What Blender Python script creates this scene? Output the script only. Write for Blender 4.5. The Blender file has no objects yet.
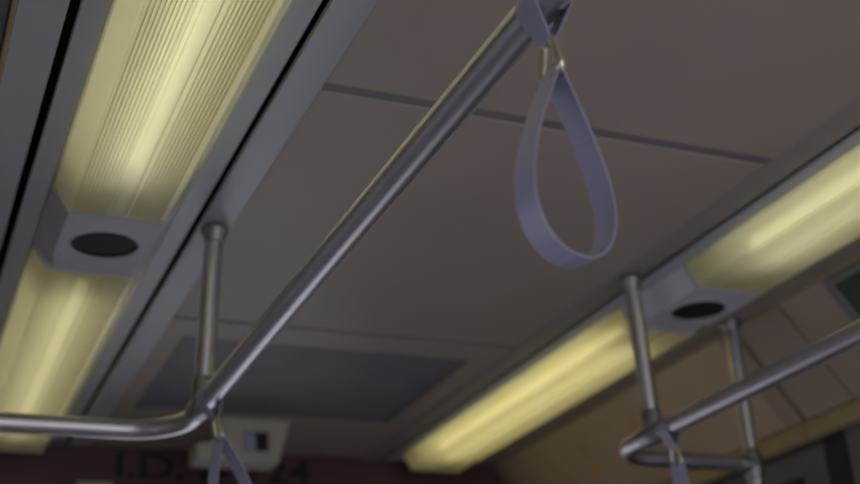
import bpy, bmesh, math, random
from mathutils import Vector, Matrix
C = bpy.context.scene
COL = C.collection
random.seed(4)

# ------------------------------------------------------------ camera
CX, CZ = -0.968, 1.2                       # eye: seated passenger, left of the car's centre line
cam = bpy.data.cameras.new('camera'); camo = bpy.data.objects.new('camera', cam); COL.objects.link(camo)
yaw, pit, rol = [math.radians(a) for a in (24.78, 24.1, -3.63)]
fw = Vector((math.sin(yaw)*math.cos(pit), math.cos(yaw)*math.cos(pit), math.sin(pit)))
rt = Vector((math.cos(yaw), -math.sin(yaw), 0)); up = rt.cross(fw)
r2 = math.cos(rol)*rt + math.sin(rol)*up
u2 = -math.sin(rol)*rt + math.cos(rol)*up
M = Matrix((r2, u2, -fw)).transposed().to_4x4(); M.translation = (CX, 0, CZ)
camo.matrix_world = M
cam.sensor_width = 36; cam.lens = 1250/860*36
cam.clip_start = 0.02; cam.clip_end = 200
cam.dof.use_dof = True; cam.dof.focus_distance = 1.42; cam.dof.aperture_fstop = 3.8
C.camera = camo

# ------------------------------------------------------------ daylight outside the car
W = bpy.data.worlds.new('world'); C.world = W; W.use_nodes = True
bgn = W.node_tree.nodes['Background']
bgn.inputs[0].default_value = (0.76, 0.73, 0.79, 1); bgn.inputs[1].default_value = 1.5
TUBE = 3.1                                  # radiance of the fluorescent tubes

C.view_settings.view_transform = 'Standard'; C.view_settings.look = 'None'
C.view_settings.exposure = 0.0; C.view_settings.gamma = 1.0; C.view_settings.use_curve_mapping = False

# ------------------------------------------------------------ materials
def mat(name, col, rough=0.5, metal=0.0, noise=0.0, nscale=20.0, bump=0.0, bscale=200.0, stretch=None):
    m = bpy.data.materials.new(name); m.use_nodes = True
    nt = m.node_tree; b = nt.nodes['Principled BSDF']
    b.inputs['Base Color'].default_value = (*col, 1); b.inputs['Roughness'].default_value = rough
    b.inputs['Metallic'].default_value = metal
    if noise or bump:
        tc = nt.nodes.new('ShaderNodeTexCoord'); mp = nt.nodes.new('ShaderNodeMapping')
        nt.links.new(tc.outputs['Object'], mp.inputs[0])
        if stretch: mp.inputs['Scale'].default_value = stretch
    if noise:
        n = nt.nodes.new('ShaderNodeTexNoise'); n.inputs['Scale'].default_value = nscale; n.inputs['Detail'].default_value = 5
        nt.links.new(mp.outputs[0], n.inputs[0])
        cr = nt.nodes.new('ShaderNodeValToRGB')
        cr.color_ramp.elements[0].position = .3; cr.color_ramp.elements[1].position = .7
        cr.color_ramp.elements[0].color = (*[c*(1-noise) for c in col], 1)
        cr.color_ramp.elements[1].color = (*[min(1, c*(1+noise)) for c in col], 1)
        nt.links.new(n.outputs[0], cr.inputs[0]); nt.links.new(cr.outputs[0], b.inputs['Base Color'])
    if bump:
        n2 = nt.nodes.new('ShaderNodeTexNoise'); n2.inputs['Scale'].default_value = bscale
        nt.links.new(mp.outputs[0], n2.inputs[0])
        bp = nt.nodes.new('ShaderNodeBump'); bp.inputs['Strength'].default_value = bump; bp.inputs['Distance'].default_value = .002
        nt.links.new(n2.outputs[0], bp.inputs['Height']); nt.links.new(bp.outputs[0], b.inputs['Normal'])
    return m
m_ceil = mat('ceiling_laminate', (.44, .38, .315), .5, noise=.05, nscale=3, bump=.05, bscale=120)
m_seam = mat('seam_rubber', (.23, .225, .24), .6, noise=.1)
m_void = mat('roof_void', (.03, .03, .03), .9, noise=.1)
m_grey = mat('grey_enamel', (.47, .50, .54), .4, noise=.05, nscale=4, bump=.04)
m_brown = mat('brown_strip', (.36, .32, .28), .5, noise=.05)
m_grey_shaded = mat('grey_strip_shaded', (.20, .20, .22), .45, noise=.05)  # right outer flange: its shade is put into a darker grey
m_tan = mat('tan_moulding', (.38, .30, .15), .85, noise=.06)
m_cove = mat('cove_laminate', (.38, .31, .24), .5, noise=.07, nscale=4)
m_dark = mat('dark_return_panel', (.20, .205, .23), .55, noise=.08, nscale=6)
m_steel = mat('brushed_steel', (.62, .61, .65), .37, 1.0, noise=.05, nscale=30, stretch=(1, .05, 1))
m_cast = mat('cast_clamp', (.36, .35, .36), .45, 1.0, noise=.08, nscale=40)
m_ring_lit = mat('ring_steel', (.74, .70, .54), .33, 1.0, noise=.06, nscale=60)  # steel ring, the lamps' yellow reflection mixed into its colour
m_box = mat('speaker_enamel', (.60, .62, .66), .65, noise=.04, nscale=8)
m_grille = mat('speaker_mesh_black', (.012, .012, .012), .7, noise=.2, nscale=300)
m_white = mat('lamp_tray_white', (.50, .47, .36), .4, noise=.03)
m_cap = mat('tube_cap_metal', (.5, .5, .5), .35, 1.0, noise=.1)
m_red = mat('maroon_bulkhead', (.095, .040, .045), .5, noise=.12, nscale=5)
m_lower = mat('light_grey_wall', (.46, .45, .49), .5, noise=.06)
m_ink = mat('black_lettering', (.010, .009, .009), .6, noise=.1)
m_cream = mat('cream_housing', (.52, .50, .42), .5, noise=.05, nscale=12)
m_black = mat('black_gasket', (.012, .012, .013), .6, noise=.2)
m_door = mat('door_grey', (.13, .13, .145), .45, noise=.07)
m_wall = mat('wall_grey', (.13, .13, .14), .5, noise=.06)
m_floor = mat('floor_vinyl', (.58, .55, .60), .35, noise=.12, nscale=60)
m_frame = mat('poster_frame_grey_green', (.17, .19, .17), .5, noise=.06)
m_green = mat('poster_print_green', (.025, .045, .018), .4, noise=.5, nscale=9)
m_navy = mat('poster_print_navy', (.012, .014, .045), .4, noise=.4, nscale=9)
m_lens = mat('lavender_lens', (.35, .36, .62), .25, noise=.08)

# woven webbing: fine ribs across
def webbing():
    m = mat('woven_webbing', (.31, .31, .44), .38)
    nt = m.node_tree; b = nt.nodes['Principled BSDF']
    uv = nt.nodes.new('ShaderNodeTexCoord')
    wv = nt.nodes.new('ShaderNodeTexWave'); wv.inputs['Scale'].default_value = 90; wv.inputs['Distortion'].default_value = .6
    wv.bands_direction = 'Z'
    nt.links.new(uv.outputs['Object'], wv.inputs[0])
    bp = nt.nodes.new('ShaderNodeBump'); bp.inputs['Strength'].default_value = .25; bp.inputs['Distance'].default_value = .001
    nt.links.new(wv.outputs['Fac'], bp.inputs['Height']); nt.links.new(bp.outputs[0], b.inputs['Normal'])
    b.inputs['Specular IOR Level'].default_value = .7
    return m
m_web = webbing()

def diffuser_mat():
    m = bpy.data.materials.new('ribbed_diffuser'); m.use_nodes = True
    nt = m.node_tree; nt.nodes.clear()
    out = nt.nodes.new('ShaderNodeOutputMaterial')
    tr = nt.nodes.new('ShaderNodeBsdfTranslucent'); tr.inputs[0].default_value = (.86, .81, .56, 1)
    rf = nt.nodes.new('ShaderNodeBsdfRefraction'); rf.inputs['Color'].default_value = (.9, .84, .52, 1)
    rf.inputs['Roughness'].default_value = .68; rf.inputs['IOR'].default_value = 1.2
    mx = nt.nodes.new('ShaderNodeMixShader'); mx.inputs[0].default_value = .14
    nt.links.new(tr.outputs[0], mx.inputs[1]); nt.links.new(rf.outputs[0], mx.inputs[2])
    df = nt.nodes.new('ShaderNodeBsdfDiffuse'); df.inputs[0].default_value = (.62, .58, .40, 1)
    gl = nt.nodes.new('ShaderNodeBsdfGlossy'); gl.inputs['Roughness'].default_value = .25
    m2 = nt.nodes.new('ShaderNodeMixShader'); m2.inputs[0].default_value = .22
    nt.links.new(mx.outputs[0], m2.inputs[1]); nt.links.new(df.outputs[0], m2.inputs[2])
    fr = nt.nodes.new('ShaderNodeFresnel'); fr.inputs[0].default_value = 1.35
    m3 = nt.nodes.new('ShaderNodeMixShader')
    # fine dirt in the plastic
    tc = nt.nodes.new('ShaderNodeTexCoord'); n = nt.nodes.new('ShaderNodeTexNoise'); n.inputs['Scale'].default_value = 14
    nt.links.new(tc.outputs['Object'], n.inputs[0])
    cr = nt.nodes.new('ShaderNodeValToRGB'); cr.color_ramp.elements[0].color = (.80, .78, .53, 1); cr.color_ramp.elements[1].color = (.86, .84, .60, 1)
    nt.links.new(n.outputs[0], cr.inputs[0]); nt.links.new(cr.outputs[0], tr.inputs[0])
    nt.links.new(fr.outputs[0], m3.inputs[0]); nt.links.new(m2.outputs[0], m3.inputs[1]); nt.links.new(gl.outputs[0], m3.inputs[2])
    nt.links.new(m3.outputs[0], out.inputs[0])
    return m
m_diff = diffuser_mat()

def emit_mat(name, col, s):
    m = bpy.data.materials.new(name); m.use_nodes = True; nt = m.node_tree; nt.nodes.clear()
    o = nt.nodes.new('ShaderNodeOutputMaterial'); e = nt.nodes.new('ShaderNodeEmission')
    e.inputs[0].default_value = (*col, 1); e.inputs[1].default_value = s
    nt.links.new(e.outputs[0], o.inputs[0]); return m


def glass_mat():
    m = bpy.data.materials.new('window_glass'); m.use_nodes = True; nt = m.node_tree; nt.nodes.clear()
    o = nt.nodes.new('ShaderNodeOutputMaterial'); t = nt.nodes.new('ShaderNodeBsdfTransparent')
    t.inputs[0].default_value = (.86, .88, .9, 1)
    g = nt.nodes.new('ShaderNodeBsdfGlossy'); g.inputs['Roughness'].default_value = .03
    f = nt.nodes.new('ShaderNodeFresnel'); f.inputs[0].default_value = 1.45
    x = nt.nodes.new('ShaderNodeMixShader')
    nt.links.new(f.outputs[0], x.inputs[0]); nt.links.new(t.outputs[0], x.inputs[1]); nt.links.new(g.outputs[0], x.inputs[2])
    nt.links.new(x.outputs[0], o.inputs[0]); return m
m_glass = glass_mat()

def spots_mat():                             # cream print with small orange blots
    m = bpy.data.materials.new('poster_print_cream'); m.use_nodes = True; nt = m.node_tree; b = nt.nodes['Principled BSDF']
    b.inputs['Roughness'].default_value = .45
    tc = nt.nodes.new('ShaderNodeTexCoord')
    base = (.50, .40, .28, 1); prev = None
    nz = nt.nodes.new('ShaderNodeTexNoise'); nz.inputs['Scale'].default_value = 25
    nt.links.new(tc.outputs['Object'], nz.inputs[0])
    wob = nt.nodes.new('ShaderNodeMixRGB'); wob.blend_type = 'ADD'; wob.inputs[0].default_value = .03
    nt.links.new(tc.outputs['Object'], wob.inputs[1]); nt.links.new(nz.outputs['Color'], wob.inputs[2])
    for (p, r, c, k) in (((.982, 3.147, 2.07), .017, (.75, .28, .02, 1), .9), ((.942, 2.857, 2.123), .03, (.55, .24, .12, 1), .45),
                      ((.918, 2.973, 2.154), .028, (.5, .28, .14, 1), .4), ((.941, 3.134, 2.125), .03, (.42, .24, .14, 1), .45), ((.99, 3.3, 2.06), .03, (.4, .2, .12, 1), .4)):
        d = nt.nodes.new('ShaderNodeVectorMath'); d.operation = 'DISTANCE'
        nt.links.new(wob.outputs[0], d.inputs[0]); d.inputs[1].default_value = (p[0]+.015, p[1]+.015, p[2]+.015)
        mr = nt.nodes.new('ShaderNodeMapRange'); mr.inputs['From Min'].default_value = r*.6; mr.inputs['From Max'].default_value = r*1.25
        mr.inputs['To Min'].default_value = k; mr.inputs['To Max'].default_value = 0
        nt.links.new(d.outputs['Value'], mr.inputs[0])
        mx = nt.nodes.new('ShaderNodeMixRGB'); mx.inputs[2].default_value = c
        nt.links.new(mr.outputs[0], mx.inputs[0])
        if prev is None: mx.inputs[1].default_value = base
        else: nt.links.new(prev, mx.inputs[1])
        prev = mx.outputs[0]
    nt.links.new(prev, b.inputs['Base Color']); return m
m_spots = spots_mat()

# ------------------------------------------------------------ helpers
def link(name, bm, m, parent=None, smooth=False, loc=None):
    me = bpy.data.meshes.new(name); bmesh.ops.recalc_face_normals(bm, faces=bm.faces); bm.to_mesh(me); bm.free()
    if smooth:
        for p in me.polygons: p.use_smooth = True
        me.set_sharp_from_angle(angle=math.radians(40))
    me.materials.append(m); o = bpy.data.objects.new(name, me); COL.objects.link(o)
    if parent: o.parent = parent
    if loc: o.location = loc
    return o
def tag(o, label, cat, group=None):
    o['label'] = label; o['category'] = cat
    if group: o['group'] = group
    return o
def thing(name, label, cat, loc=(0, 0, 0), group=None):
    o = bpy.data.objects.new(name, None); o.empty_display_size = .05; COL.objects.link(o); o.location = loc
    return tag(o, label, cat, group)
def struct(o): o['kind'] = 'structure'; return o

def box(bm, x0, x1, y0, y1, z0, z1, bev=0.0):
    t = bmesh.new(); bmesh.ops.create_cube(t, size=1)
    for v in t.verts:
        v.co = Vector(((x0+x1)/2+v.co.x*(x1-x0), (y0+y1)/2+v.co.y*(y1-y0), (z0+z1)/2+v.co.z*(z1-z0)))
    if bev: bmesh.ops.bevel(t, geom=list(t.edges), offset=bev, segments=2, affect='EDGES', profile=.5)
    me = bpy.data.meshes.new('t'); t.to_mesh(me); t.free(); bm.from_mesh(me); bpy.data.meshes.remove(me)
def BX(*a, **k):
    bm = bmesh.new(); box(bm, *a, **k); return bm
def extrude_y(bm, prof, y0, y1, closed=True, caps=True):     # prof: list of (x,z)
    n = len(prof)
    a = [bm.verts.new((x, y0, z)) for x, z in prof]; b = [bm.verts.new((x, y1, z)) for x, z in prof]
    for i in range(n if closed else n-1):
        j = (i+1) % n; bm.faces.new((a[i], a[j], b[j], b[i]))
    if closed and caps: bm.faces.new(a); bm.faces.new(b[::-1])
def tube(bm, pts, r, seg=24, caps=True, closed=False):
    pts = [Vector(p) for p in pts]; rings = []; n = len(pts); prevn = None
    for i, p in enumerate(pts):
        if closed: t = (pts[(i+1) % n]-pts[i-1]).normalized()
        else: t = (pts[min(i+1, n-1)]-pts[max(i-1, 0)]).normalized()
        if prevn is None:
            prevn = t.orthogonal().normalized()
        prevn = (prevn - t*prevn.dot(t)).normalized(); bn = t.cross(prevn)
        rr = r[i] if isinstance(r, (list, tuple)) else r
        rings.append([bm.verts.new(p+rr*(math.cos(2*math.pi*k/seg)*prevn+math.sin(2*math.pi*k/seg)*bn)) for k in range(seg)])
    for i in range(n if closed else n-1):
        A, B = rings[i], rings[(i+1) % n]
        for k in range(seg): bm.faces.new((A[k], A[(k+1) % seg], B[(k+1) % seg], B[k]))
    if caps and not closed:
        bm.faces.new(rings[0][::-1]); bm.faces.new(rings[-1])
def lathe(bm, prof, c, axis='Z', seg=32):                    # prof: (radius, height)
    c = Vector(c); rings = []
    for r, h in prof:
        ring = []
        for k in range(seg):
            a = 2*math.pi*k/seg
            v = Vector((r*math.cos(a), r*math.sin(a), h))
            if axis == 'Y': v = Vector((v.x, v.z, v.y))
            ring.append(bm.verts.new(c+v))
        rings.append(ring)
    for A, B in zip(rings, rings[1:]):
        for k in range(seg): bm.faces.new((A[k], A[(k+1) % seg], B[(k+1) % seg], B[k]))
    bm.faces.new(rings[0]); bm.faces.new(rings[-1][::-1])
def TU(*a, **k):
    bm = bmesh.new(); tube(bm, *a, **k); return bm
def LA(*a, **k):
    bm = bmesh.new(); lathe(bm, *a, **k); return bm

H = 2.2                                       # ceiling height
Y0, Y1 = -1.3, 3.63                           # the modelled length of the car

# ------------------------------------------------------------ shell
struct(link('floor', BX(-1.13, 1.13, Y0, Y1+.05, -.06, 0), m_floor))
bm = BX(-1.13, 1.13, Y0-.02, Y1+.05, 2.30, 2.34); box(bm, -1.08, 1.08, Y0-.02, Y0-.001, 2.2, 2.30)
ceil = struct(link('ceiling', bm, m_void))
TH = .012
def cpanel(y0, y1): link('ceiling_panel', BX(-.418, .418, y0, y1, H, H+TH, bev=.0015), m_ceil, ceil)
cpanel(Y0, .299); cpanel(.325, 1.533); cpanel(1.559, 2.545)
for y in (.312, 1.546, 2.556):
    link('seam_strip', BX(-.418, .418, y-(.0125 if y < 2 else .010), y+.0125 if y < 2 else y+.004, H+.003, H+.016), m_seam, ceil)
# frame round the return panel
bm = bmesh.new()
hx0, hx1, hy0, hy1 = -.368, .356, 2.665, 3.245
for a in ((-.418, hx0, 2.562, 3.622), (hx1, .418, 2.562, 3.622), (hx0, hx1, 2.562, hy0), (hx0, hx1, hy1, 3.622)):
    box(bm, a[0], a[1], a[2], a[3], H, H+.014)
link('panel_frame', bm, m_ceil, ceil)
t = thing('return_air_panel', 'dark grey rectangular panel recessed in the ceiling before the red bulkhead', 'panel', (-.006, 2.955, H))
link('panel_face', BX(hx0-.956+.95+.004+.002, hx1+.006-.006, hy0-2.955+.003, hy1-2.955-.003, .006, .0135, bev=.002), m_dark, t)
bm = bmesh.new()
w0, w1, v0, v1 = hx0+.006+.003, hx1+.006-.003, hy0-2.955+.003, hy1-2.955-.003
for a in ((w0, w1, v0, v0+.008), (w0, w1, v1-.008, v1), (w0, w0+.008, v0+.008, v1-.008), (w1-.008, w1, v0+.008, v1-.008)):
    box(bm, a[0], a[1], a[2], a[3], .001, .0058)
link('edge_trim', bm, m_seam, t)
t.children[0].location.x = 0

n_trim = 0
def trim(bm, m, label=None):
    global n_trim; n_trim += 1
    return struct(link('trim_%d' % n_trim, bm, m, smooth=True))
for s in (-1, 1):
    def P(pts): return [(s*x, z) for x, z in pts]
    # rounded strip beside the centre panels
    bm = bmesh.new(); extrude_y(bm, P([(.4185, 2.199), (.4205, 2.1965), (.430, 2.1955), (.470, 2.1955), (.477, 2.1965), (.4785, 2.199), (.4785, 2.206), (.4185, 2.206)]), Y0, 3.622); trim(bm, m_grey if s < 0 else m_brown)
    bm = bmesh.new(); extrude_y(bm, P([(.4905 if s < 0 else .496, 2.204), (.4905 if s < 0 else .496, 2.199), (.492 if s < 0 else .4975, 2.1975), (.5285, 2.1975), (.5295, 2.1985), (.5295, 2.204)]), Y0, 3.622); trim(bm, m_grey)
    bm = bmesh.new(); extrude_y(bm, P([(.7555, 2.204), (.7555, 2.1985), (.7565, 2.1975), (.7915, 2.1975), (.793, 2.199), (.793, 2.204)]), Y0, 3.622); trim(bm, m_grey if s < 0 else m_grey_shaded)
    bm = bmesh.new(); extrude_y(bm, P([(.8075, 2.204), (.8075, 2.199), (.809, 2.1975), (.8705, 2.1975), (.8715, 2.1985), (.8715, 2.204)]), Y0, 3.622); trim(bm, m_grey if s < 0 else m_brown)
    bm = bmesh.new(); extrude_y(bm, P([(.8722, 2.24), (.8722, 2.195), (.874, 2.193), (.878, 2.193), (.8800, 2.197), (.8800, 2.24)]), Y0, 3.622); trim(bm, m_tan)
# the flanges end plates beyond the far lamps
for s in (-1, 1):
    x0, x1 = sorted((s*.5305, s*.7545))
    trim(BX(x0, x1, 3.563, 3.622, 2.198, 2.235, bev=.002), m_grey)

# side walls with window openings
def wall(name, s):
    bm = bmesh.new()
    x0, x1 = sorted((s*1.08, s*1.13))
    wins = [(-1.1, .35), (.55, 2.02)]
    zb, zt = .92, 1.66
    ylast = Y0
    yend = 2.205 if s > 0 else Y1
    for a, b in wins:
        box(bm, x0, x1, ylast, a, 0, 1.96); box(bm, x0, x1, a, b, 0, zb); box(bm, x0, x1, a, b, zt, 1.96); ylast = b
    box(bm, x0, x1, ylast, yend, 0, 1.96); box(bm, min(s*1.085, s*1.13), max(s*1.085, s*1.13), Y0, Y1, 1.96, 2.299)
    if s > 0:
        box(bm, x0, x1, 3.2, Y1, 0, 1.96); box(bm, x0+.02, x1, yend, 3.2, 0, 1.96)
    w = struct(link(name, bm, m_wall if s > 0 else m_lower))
    # cove above
    cx0, cz0, cx1, cz1 = .8812, 2.1965, 1.052, 1.982
    nx, nz = (cz0-cz1), (cx1-cx0); L = math.hypot(nx, nz); nx, nz = nx/L*.012, nz/L*.012
    segs = [(Y0, .9), (.906, 2.122), (2.127, 2.293), (2.305, 3.626)]
    for a, b in segs:
        bm = bmesh.new(); extrude_y(bm, [(s*cx0, cz0), (s*cx1, cz1), (s*(cx1+nx), cz1+nz), (s*(cx0+nx), cz0+nz)], a, b)
        link('cove_panel', bm, m_cove, w)
    bm = bmesh.new(); o_ = .012
    extrude_y(bm, [(s*(cx0+nx*1.1), cz0+nz*1.1), (s*(cx1+nx*1.1), cz1+nz*1.1), (s*(cx1+nx*2), cz1+nz*2), (s*(cx0+nx*2), cz0+nz*2)], Y0, 3.626)
    link('cove_backing', bm, m_black, w)
    for a, b in ((Y0, 2.297), (2.303, 3.626)):
        bm = bmesh.new(); extrude_y(bm, [(s*1.0535, 1.981), (s*1.048, 1.976), (s*1.048, 1.942), (s*1.052, 1.936), (s*1.079, 1.936), (s*1.079, 1.981)], a, b)
        link('cove_ledge', bm, m_tan, w, smooth=True)
    return w, wins, zb, zt
nw = 0
for nm, s in (('wall_left', -1), ('wall_right', 1)):
    w, wins, zb, zt = wall(nm, s)
    for a, b in wins:
        nw += 1
        bm = bmesh.new(); x0, x1 = sorted((s*1.075, s*1.125))
        for q in ((a, a+.025, zb, zt), (b-.025, b, zb, zt), (a+.025, b-.025, zb, zb+.025), (a+.025, b-.025, zt-.025, zt)):
            box(bm, x0, x1, q[0], q[1], q[2], q[3])
        f = struct(link('window_%d' % nw, bm, m_black))
        g0, g1 = sorted((s*1.098, s*1.102))
        link('pane', BX(g0, g1, a+.025, b-.025, zb+.025, zt-.025), m_glass, f)

# sliding door leaf at the right with its black gasket
bm = bmesh.new()
for q in ((2.288, 2.375, .02, 1.93), (2.375, 3.02, .02, .95), (2.375, 3.02, 1.868, 1.93), (3.02, 3.19, .02, 1.93)):
    box(bm, 1.082, 1.0985, q[0], q[1], q[2], q[3])
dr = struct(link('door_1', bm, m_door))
link('gasket', BX(1.0795, 1.0985, 2.212, 2.287, .02, 1.932, bev=.003), m_black, dr)
bm = bmesh.new()
for q in ((2.377, 2.397, .952, 1.866), (2.998, 3.018, .952, 1.866), (2.397, 2.998, .952, .972), (2.397, 2.998, 1.846, 1.866)):
    box(bm, 1.080, 1.0985, q[0], q[1], q[2], q[3])
link('window_gasket', bm, m_black, dr)
link('pane', BX(1.091, 1.094, 2.397, 2.998, .972, 1.846), m_glass, dr)

# end bulkhead; unseen glazed opening added so daylight streaks the rails
bm = bmesh.new()
added_opening = [(-.44, .40)]; fz = .06
xl = -1.13
for a, b in added_opening:
    box(bm, xl, a, Y1, Y1+.04, 0, 1.90); box(bm, a, b, Y1, Y1+.04, 0, fz); xl = b
box(bm, xl, 1.13, Y1, Y1+.04, 0, 1.90); box(bm, -1.13, 1.13, Y1, Y1+.04, 1.90, 2.29)
wf = struct(link('wall_front', bm, m_lower))
link('bulkhead_panel', BX(-1.08, 1.08, Y1-.005, Y1-.0005, 1.905, 2.289), m_red, wf)
for a, b in added_opening:
    nw += 1; bm = bmesh.new()
    for q in ((a, a+.03, fz, 1.90), (b-.03, b, fz, 1.90), (a+.03, b-.03, fz, fz+.03), (a+.03, b-.03, 1.87, 1.90)):
        box(bm, q[0], q[1], Y1-.004, Y1+.03, q[2], q[3])
    f = struct(link('window_%d' % nw, bm, m_black))  # frame of the added opening, out of view
    link('pane', BX(a+.03, b-.03, Y1+.012, Y1+.016, fz+.03, 1.87), m_glass, f)
def lettering(txt, x0, x1, zb, h, y):
    cu = bpy.data.curves.new('lettering', 'FONT'); cu.body = txt; cu.extrude = .001; cu.offset = .022
    o = bpy.data.objects.new('tmp', cu); COL.objects.link(o)
    dg = bpy.context.evaluated_depsgraph_get(); me = bpy.data.meshes.new_from_object(o.evaluated_get(dg))
    bpy.data.objects.remove(o)
    xs = [v.co.x for v in me.vertices]; ys = [v.co.y for v in me.vertices]
    sx = (x1-x0)/(max(xs)-min(xs)); sy = h/(max(ys)-min(ys)); mx, my = min(xs), min(ys)
    for v in me.vertices: v.co = Vector((x0+(v.co.x-mx)*sx, y-v.co.z, zb+(v.co.y-my)*sy))
    me.name = 'lettering'; me.materials.clear(); me.materials.append(m_ink)
    ob = bpy.data.objects.new('lettering', me); COL.objects.link(ob); return ob
lt = lettering('I.D. # 124', -.343, .25, 2.100, .086, Y1-.0062); lt.parent = wf
t = thing('notice_plate', 'small pale plate on the red bulkhead below the letters', 'plate', (-.40, Y1-.005, 2.04))
link('plate', BX(-.05, .05, -.006, -.0005, -.05, .052, bev=.0015), m_cream, t)
for sx in (-1, 1): link('screw', LA([(.004, 0), (.004, -.002), (.002, -.003)], (sx*.042, -.006, .044), 'Y', 10), m_cap, t)

# ------------------------------------------------------------ fluorescent lights
HALF, BOT, DROP = .1115, .083, .046
def make_light(xc, y0, y1, flip, label, tcol, power):
    t = thing('fluorescent_light', label, 'light', (xc, (y0+y1)/2, H), 'fluorescent lights along the ceiling')
    m_tube = emit_mat('lit_tube', tcol, TUBE*power)
    L = (y1-y0)/2
    bm = bmesh.new(); h = .085; w = HALF-.0035
    # open tray: back, sides, ends
    box(bm, -w, w, -L+.001, L-.001, h-.004, h)
    for a, b in ((-w, -w+.003), (w-.003, w)): box(bm, a, b, -L+.001, L-.001, .002, h-.004)
    for a, b in ((-L+.001, -L+.004), (L-.004, L-.001)): box(bm, -w+.003, w-.003, a, b, .002, h-.004)
    link('tray', bm, m_white, t)
    tz = .018
    tb = link('tube', TU([(0, -L+.12, tz), (0, L-.12, tz)], .0135, 20), m_tube, t, smooth=True)
    for s in (-1, 1):
        link('tube_cap', TU([(0, s*(L-.119), tz), (0, s*(L-.08), tz)], .0145, 20), m_cap, tb, smooth=True)
        link('lamp_holder', BX(-.014, .014, min(s*(L-.079), s*(L-.06)), max(s*(L-.079), s*(L-.06)), -.004, h-.005, bev=.002), m_white, t)
    # ribbed lens: wing, ribs, smooth centre band with one groove, ribs, wing
    prof = [(-HALF, 0), (-HALF, -.004), (-HALF+.003, -.005)]
    prof += [(-BOT-.003, -DROP+.004), (-BOT, -DROP)]
    x = -BOT+.002; pitch = .0062
    c0, c1 = -.0135, .0195
    while x + pitch < c0:
        prof += [(x, -DROP), (x+pitch*.3, -DROP-.0030), (x+pitch*.6, -DROP-.0030), (x+pitch*.95, -DROP)]; x += pitch
    prof += [(c0, -DROP), (c0+.002, -DROP-.0016), (.0070, -DROP-.0016), (.0085, -DROP+.0012), (.0110, -DROP+.0012), (.0125, -DROP-.0018), (c1-.002, -DROP-.0018), (c1, -DROP)]
    x = c1+.001
    while x + pitch < BOT-.001:
        prof += [(x, -DROP), (x+pitch*.3, -DROP-.0030), (x+pitch*.6, -DROP-.0030), (x+pitch*.95, -DROP)]; x += pitch
    prof += [(BOT, -DROP), (BOT+.003, -DROP+.004), (HALF-.003, -.005), (HALF, -.004), (HALF, 0)]
    if flip: prof = [(-a, b) for a, b in prof]
    bm = bmesh.new(); extrude_y(bm, prof, -L+.0005, L-.0005, closed=False)
    link('diffuser', bm, m_diff, t)
    bm = bmesh.new()
    ep = [(-HALF+.001, -.001), (-BOT, -DROP-.0032), (BOT, -DROP-.0032), (HALF-.001, -.001)]
    extrude_y(bm, ep, -L+.0008, -L+.003); link('end_plate', bm, m_box, t)
    bm = bmesh.new(); extrude_y(bm, ep, L-.003, L-.0008); link('end_plate', bm, m_box, t)
    return t
LX = .6425
make_light(-LX, .55, 1.986, False, 'fluorescent light at upper left of the photo, its ribbed lens close to the camera', (1, .99, .84), 1.05)
make_light(-LX, 2.242, 3.558, False, 'fluorescent light at lower left, beyond the left ceiling speaker and behind the curved rail', (1, .965, .76), .92)
make_light(LX, .55, 1.986, True, 'fluorescent light at the right edge of the photo, before the right speaker', (1, .99, .84), 1.05)
make_light(LX, 2.242, 3.558, True, 'long yellow fluorescent light at bottom centre, beyond the pole on the right', (1, .91, .56), 1.3)

# ------------------------------------------------------------ ceiling speakers
def make_speaker(xc, s, label):
    t = thing('ceiling_speaker', label, 'speaker', (xc, 2.1, H), 'ceiling speakers between the lights')
    bm = bmesh.new(); y0, y1 = -.11, .138; hw, bw, d = .1115, .081, .049
    b0 = [(-hw, 0), (-hw, -.004), (-bw, -d), (bw, -d), (hw, -.004), (hw, 0)]
    # housing with a chamfered far lip and a round opening in its face
    rings = []
    for y, k in ((y0+.002, 1.0), (.085, 1.0)):
        rings.append([bm.verts.new((x, y, z)) for x, z in b0])
    for y, dx, dz in ((.0865, .003, .004), (.090, .004, .003), (.132, .008, .003), (.137, .012, .009)):
        rings.append([bm.verts.new((x - math.copysign(dx if z < -.01 else 0, x), y, z+(dz if z < -.01 else 0))) for x, z in b0])
    for A, B in zip(rings, rings[1:]):
        for i in range(5):
            if i == 2 and A is rings[0]: continue
            bm.faces.new((A[i], A[i+1], B[i+1], B[i]))
    bm.faces.new(rings[0]); bm.faces.new(rings[-1][::-1])
    # bottom face with hole
    A, B = rings[0], rings[1]; cy = .006; R = .0605; n = 48
    cir = [bm.verts.new((R*math.cos(2*math.pi*k/n), cy+R*math.sin(2*math.pi*k/n), -d)) for k in range(n)]
    es = [bm.edges.new((cir[k], cir[(k+1) % n])) for k in range(n)]
    for e in (bm.edges.get((A[2], A[3])), bm.edges.get((B[2], B[3])), bm.edges.get((A[2], B[2])), bm.edges.get((A[3], B[3]))):
        if e: es.append(e)
    bmesh.ops.triangle_fill(bm, use_beauty=True, edges=es, normal=(0, 0, -1))
    link('housing', bm, m_box, t)
    link('grille', LA([(R-.001, -d+.006), (R-.001, -d+.003), (R*.6, -d+.002), (.001, -d+.0015)], (0, cy, 0), 'Z', 40), m_grille, t, smooth=True)
    bm = bmesh.new(); tube(bm, [(R*math.cos(2*math.pi*k/n), cy+R*math.sin(2*math.pi*k/n), -d) for k in range(n)], .0018, 8, closed=True)
    link('rim', bm, m_box, t, smooth=True)
    for sx in (-1, 1): link('screw', LA([(.003, 0), (.003, -.0015), (.001, -.002)], (sx*.069, .070, -d), 'Z', 10), m_cap, t)
    return t
make_speaker(-LX, -1, 'grey ceiling speaker with round black grille between the two left lights')
make_speaker(LX, 1, 'grey ceiling speaker with round black grille between the two right lights')

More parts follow.
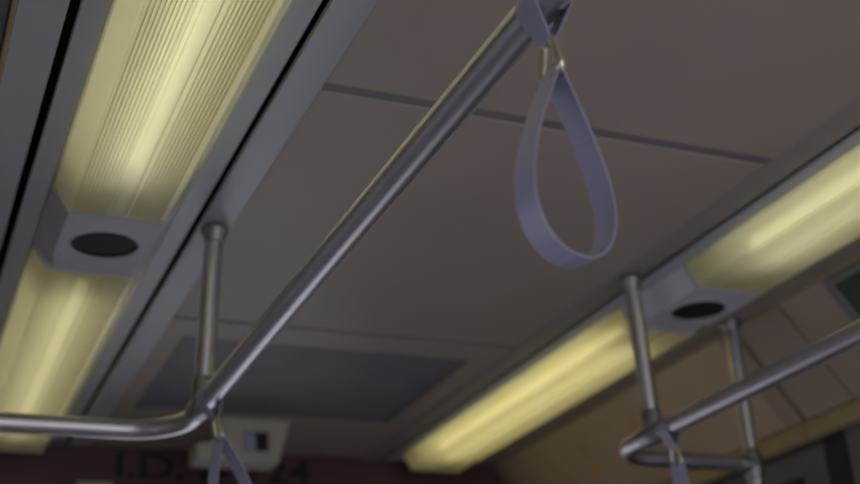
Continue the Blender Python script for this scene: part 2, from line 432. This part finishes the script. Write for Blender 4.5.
# ------------------------------------------------------------ grab rails
RP = .0172
RZ, RY = 1.855, 2.08; RR = .0182
def make_rail(s, label):
    rx = s*.465; px = s*.842; py = 2.255
    t = thing('grab_rail', label, 'handrail', (rx, RY, 0), 'grab rails along the aisle')
    def Lp(p): return (p[0]-rx, p[1]-RY, p[2])
    cr = .105; pts = [Lp((rx, -.8, RZ))]
    pts.append(Lp((rx, py-cr, RZ)))
    for k in range(1, 15):
        a = math.pi/2*k/15
        pts.append(Lp((rx+s*(cr-cr*math.cos(a)), py-cr+cr*math.sin(a), RZ)))
    pts += [Lp((rx+s*cr, py, RZ)), Lp((px-s*.004, py, RZ))]
    link('rail', TU(pts, RR, 28), m_steel, t, smooth=True)
    # upright from rail to ceiling strip
    top = Lp((s*.450, RY-.012, 2.188)); bot = Lp((rx, RY, RZ+.012))
    link('pole', TU([bot, top], RP, 28), m_steel, t, smooth=True)
    link('ceiling_flange', LA([(.0255, .0015), (.026, -.004), (.024, -.010), (.0205, -.014), (.0195, -.024), (.0178, -.026)], (top[0], top[1], 2.1885), 'Z', 28), m_cast, t, smooth=True)
    # tee clamp
    bm = bmesh.new(); tube(bm, [Lp((rx, RY-.032, RZ)), Lp((rx, RY-.029, RZ)), Lp((rx, RY+.029, RZ)), Lp((rx, RY+.032, RZ))], [.0195, .0215, .0215, .0195], 28)
    d = (Vector(top)-Vector(bot)).normalized(); b = Vector(bot)
    tube(bm, [b, b+d*.034, b+d*.038], [.0212, .0205, .0182], 28)
    cl = link('tee_clamp', bm, m_cast, t, smooth=True)
    link('clamp_screw', LA([(.0045, 0), (.0045, -.003), (.003, -.0045)], (0, -.031, RZ+.035) if False else (0, -.0205, RZ+.035), 'Y', 12), m_cap, cl)
    # outer upright at the seat end
    link('outer_pole', TU([Lp((px, py, .0)), Lp((px, py, 2.196))], RP, 28), m_steel, t, smooth=True)
    link('ceiling_flange', LA([(.025, .0), (.0255, -.004), (.024, -.009), (.0195, -.013), (.0178, -.02)], (Lp((px, py, 0))[0], Lp((px, py, 0))[1], 2.1965), 'Z', 28), m_cast, t, smooth=True)
    bm = bmesh.new(); tube(bm, [Lp((px, py, RZ-.034)), Lp((px, py, RZ-.03)), Lp((px, py, RZ+.03)), Lp((px, py, RZ+.034))], [.0185, .0212, .0212, .0185], 28)
    tube(bm, [Lp((px, py, RZ)), Lp((px-s*.034, py, RZ)), Lp((px-s*.038, py, RZ))], [.0212, .0208, .0192], 28)
    link('tee_clamp', bm, m_cast, t, smooth=True)
    return t
make_rail(-1, 'long steel grab rail running from top centre down to a bend at lower left')
make_rail(1, 'steel grab rail at the right with two uprights and a square bend')

# ------------------------------------------------------------ hanging straps
def band(bm, path, w, th, closed=False, wv=None):            # path in the XZ plane, width along Y
    n = len(path); P = [Vector((a, 0, b)) for a, b in path]; rows = []
    for i in range(n):
        if closed: tg = (P[(i+1) % n]-P[i-1]).normalized()
        else: tg = (P[min(i+1, n-1)]-P[max(i-1, 0)]).normalized()
        nr = Vector((tg.z, 0, -tg.x)); ww = w if wv is None else wv(i/(n-1))
        e = th*.35
        rows.append([bm.verts.new(P[i]+nr*a+Vector((0, b, 0))) for a, b in
                     ((th/2, -ww/2+e), (th/2, 0), (th/2, ww/2-e), (0, ww/2), (-th/2, ww/2-e), (-th/2, 0), (-th/2, -ww/2+e), (0, -ww/2))])
    m = len(rows[0])
    for i in range(n if closed else n-1):
        A, B = rows[i], rows[(i+1) % n]
        for k in range(m): bm.faces.new((A[k], A[(k+1) % m], B[(k+1) % m], B[k]))
    if not closed: bm.faces.new(rows[0]); bm.faces.new(rows[-1][::-1])
def make_strap(x, y, z, label, tilt=0, turn=0, lturn=.2):
    t = thing('hanging_strap', label, 'strap', (x, y, z), 'grab straps hanging from the rails')
    t.rotation_euler = (0, tilt, turn)
    # sleeve: wide band over the rail, its two flaps meeting at the ring
    r0 = RR+.0018; a0 = math.radians(25); path = []
    zr = -.044
    path.append((-.0015, zr))
    for k in range(6): 
        f = k/6; path.append((-.004-(r0*math.cos(a0)-.004)*f, zr+.004+( -r0*math.sin(a0)-zr-.004)*f))
    for k in range(0, 19):
        a = math.pi+a0-(math.pi+2*a0)*k/18
        path.append((r0*math.cos(a), r0*math.sin(a)))
    for k in range(5, -1, -1):
        f = k/6; path.append((.004+(r0*math.cos(a0)-.004)*f, zr+.004+(-r0*math.sin(a0)-zr-.004)*f))
    path.append((.0015, zr))
    bm = bmesh.new(); band(bm, path, .035, .0022, wv=lambda f: .019+.018*max(0, math.sin(math.pi*f))**.7)
    link('sleeve', bm, m_web, t, smooth=True)
    # ring: rounded rectangle in the YZ plane, leaning a little
    rc = -.0585; hw, hh, rr = .0168, .0185, .010; pts = []
    rr = .006; wt = .0095                     # D shape: narrow under the sleeve, wide where the loop hangs
    for cx, cz, s0 in ((wt-rr, hh-rr, 0), (-wt+rr, hh-rr, 90), (-hw+rr, -hh+rr, 180), (hw-rr, -hh+rr, 270)):
        for k in range(7):
            a = math.radians(s0+15*k); pts.append((.0, cx+rr*math.cos(a), rc+cz+rr*math.sin(a)))
    link('ring', TU(pts, .0042, 12, closed=True), m_ring_lit, t, smooth=True)
    # loop: teardrop
    zt = rc-hh; L = .182; Wd = .0475; path = []; n = 64
    for k in range(n+1):
        f = k/n; th_ = 2*math.pi*f
        zz = (1-math.cos(th_))/2                                   # 0 at ring, 1 at bottom
        xx = -math.sin(th_)*Wd*(.12+.88*zz**.8)*1.30
        path.append((xx, zt+.004-zz*L))
    path[0] = (-.003, zt+.0045); path[-1] = (.003, zt+.0045)
    bm = bmesh.new(); band(bm, path, .027, .0024)
    lo = link('loop', bm, m_web, t, smooth=True); lo.rotation_euler[2] = lturn
    bm = bmesh.new(); band(bm, [(-.0052, zt-.006), (-.0056, zt-.002), (-.004, zt+.004), (0, zt+.0074), (.004, zt+.004), (.0056, zt-.002), (.0052, zt-.006)], .0275, .002)
    link('stitched_fold', bm, m_web, t, smooth=True)
    return t
make_strap(-.463, .815, RZ, 'lavender grey webbing strap hanging at the top centre of the photo, whole loop in view')
make_strap(-.465, 2.025, RZ, 'grey strap at lower left hanging below the left rail clamp', tilt=math.radians(-13), lturn=.45)
make_strap(.465, 2.025, RZ, 'grey strap at the lower right hanging below the right rail clamp', tilt=math.radians(-6), lturn=.8)

# ------------------------------------------------------------ posters and the small unit on the ceiling
cx0, cz0, cx1, cz1 = .8812, 2.1965, 1.052, 1.982
def on_cove(s, f, off):                         # point on the cove's face, off = height above it
    nx, nz = -(cz0-cz1), -(cx1-cx0); L = math.hypot(nx, nz)
    return (s*(cx0+(cx1-cx0)*f+nx/L*off), cz0+(cz1-cz0)*f+nz/L*off)
def slab(bm, s, f0, f1, o0, o1, ya, yb):
    extrude_y(bm, [on_cove(s, f0, o0), on_cove(s, f1, o0), on_cove(s, f1, o1), on_cove(s, f0, o1)], ya, yb)
def make_poster(s, ya, yb, mprint, mframe, label, fw=.024, ff=.06):
    t = thing('advert_poster', label, 'poster')
    bm = bmesh.new(); slab(bm, s, .012, .988, .0004, .002, ya+.004, yb-.004); link('print', bm, mprint, t)
    if mframe:
        bm = bmesh.new()
        slab(bm, s, .02, .98, .0024, .006, ya, ya+fw); slab(bm, s, .02, .98, .0024, .006, yb-fw, yb)
        slab(bm, s, .02, .02+ff, .0024, .006, ya+fw, yb-fw); slab(bm, s, .98-ff, .98, .0024, .006, ya+fw, yb-fw)
        link('frame', bm, mframe, t)
    return t
make_poster(1, 1.02, 1.97, m_green, m_frame, 'dark green poster in a grey green frame on the sloping cove at the right edge')
make_poster(1, 2.36, 3.56, m_spots, None, 'cream poster with small orange blots on the cove behind the right rail')
make_poster(-1, .95, 1.60, m_navy, None, 'dark navy poster on the cove at the far upper left corner')

t = thing('ceiling_camera', 'small cream ceiling unit with a lavender and black window before the red bulkhead', 'camera', (-.03, 3.262, H))
prof = [(-.160, -.122), (-.160, -.078), (-.100, -.072), (-.097, -.001), (.103, -.001), (.098, -.012), (.069, -.122)]
bm = bmesh.new()
a = [bm.verts.new((x, 0, z)) for x, z in prof]; b = [bm.verts.new((x, .1, z)) for x, z in prof]
for i in range(len(prof)):
    j = (i+1) % len(prof); bm.faces.new((a[i], a[j], b[j], b[i]))
bm.faces.new(a); bm.faces.new(b[::-1])
bmesh.ops.bevel(bm, geom=[e for e in bm.edges if abs(e.verts[0].co.y) < 1e-6 and abs(e.verts[1].co.y) < 1e-6], offset=.004, segments=2, affect='EDGES')
hb = link('body', bm, m_cream, t)
bm = bmesh.new()
for q in ((-.034, -.030, -.098, -.038), (.036, .040, -.098, -.038), (-.030, .036, -.098, -.094), (-.030, .036, -.042, -.038)):
    box(bm, q[0], q[1], -.008, -.0005, q[2], q[3])
link('window_frame', bm, m_cream, t)
link('lens', BX(-.029, .0015, -.005, -.0005, -.093, -.043, bev=.001), m_lens, t)
link('shutter', BX(.0025, .035, -.004, -.0005, -.093, -.043, bev=.001), m_black, t)
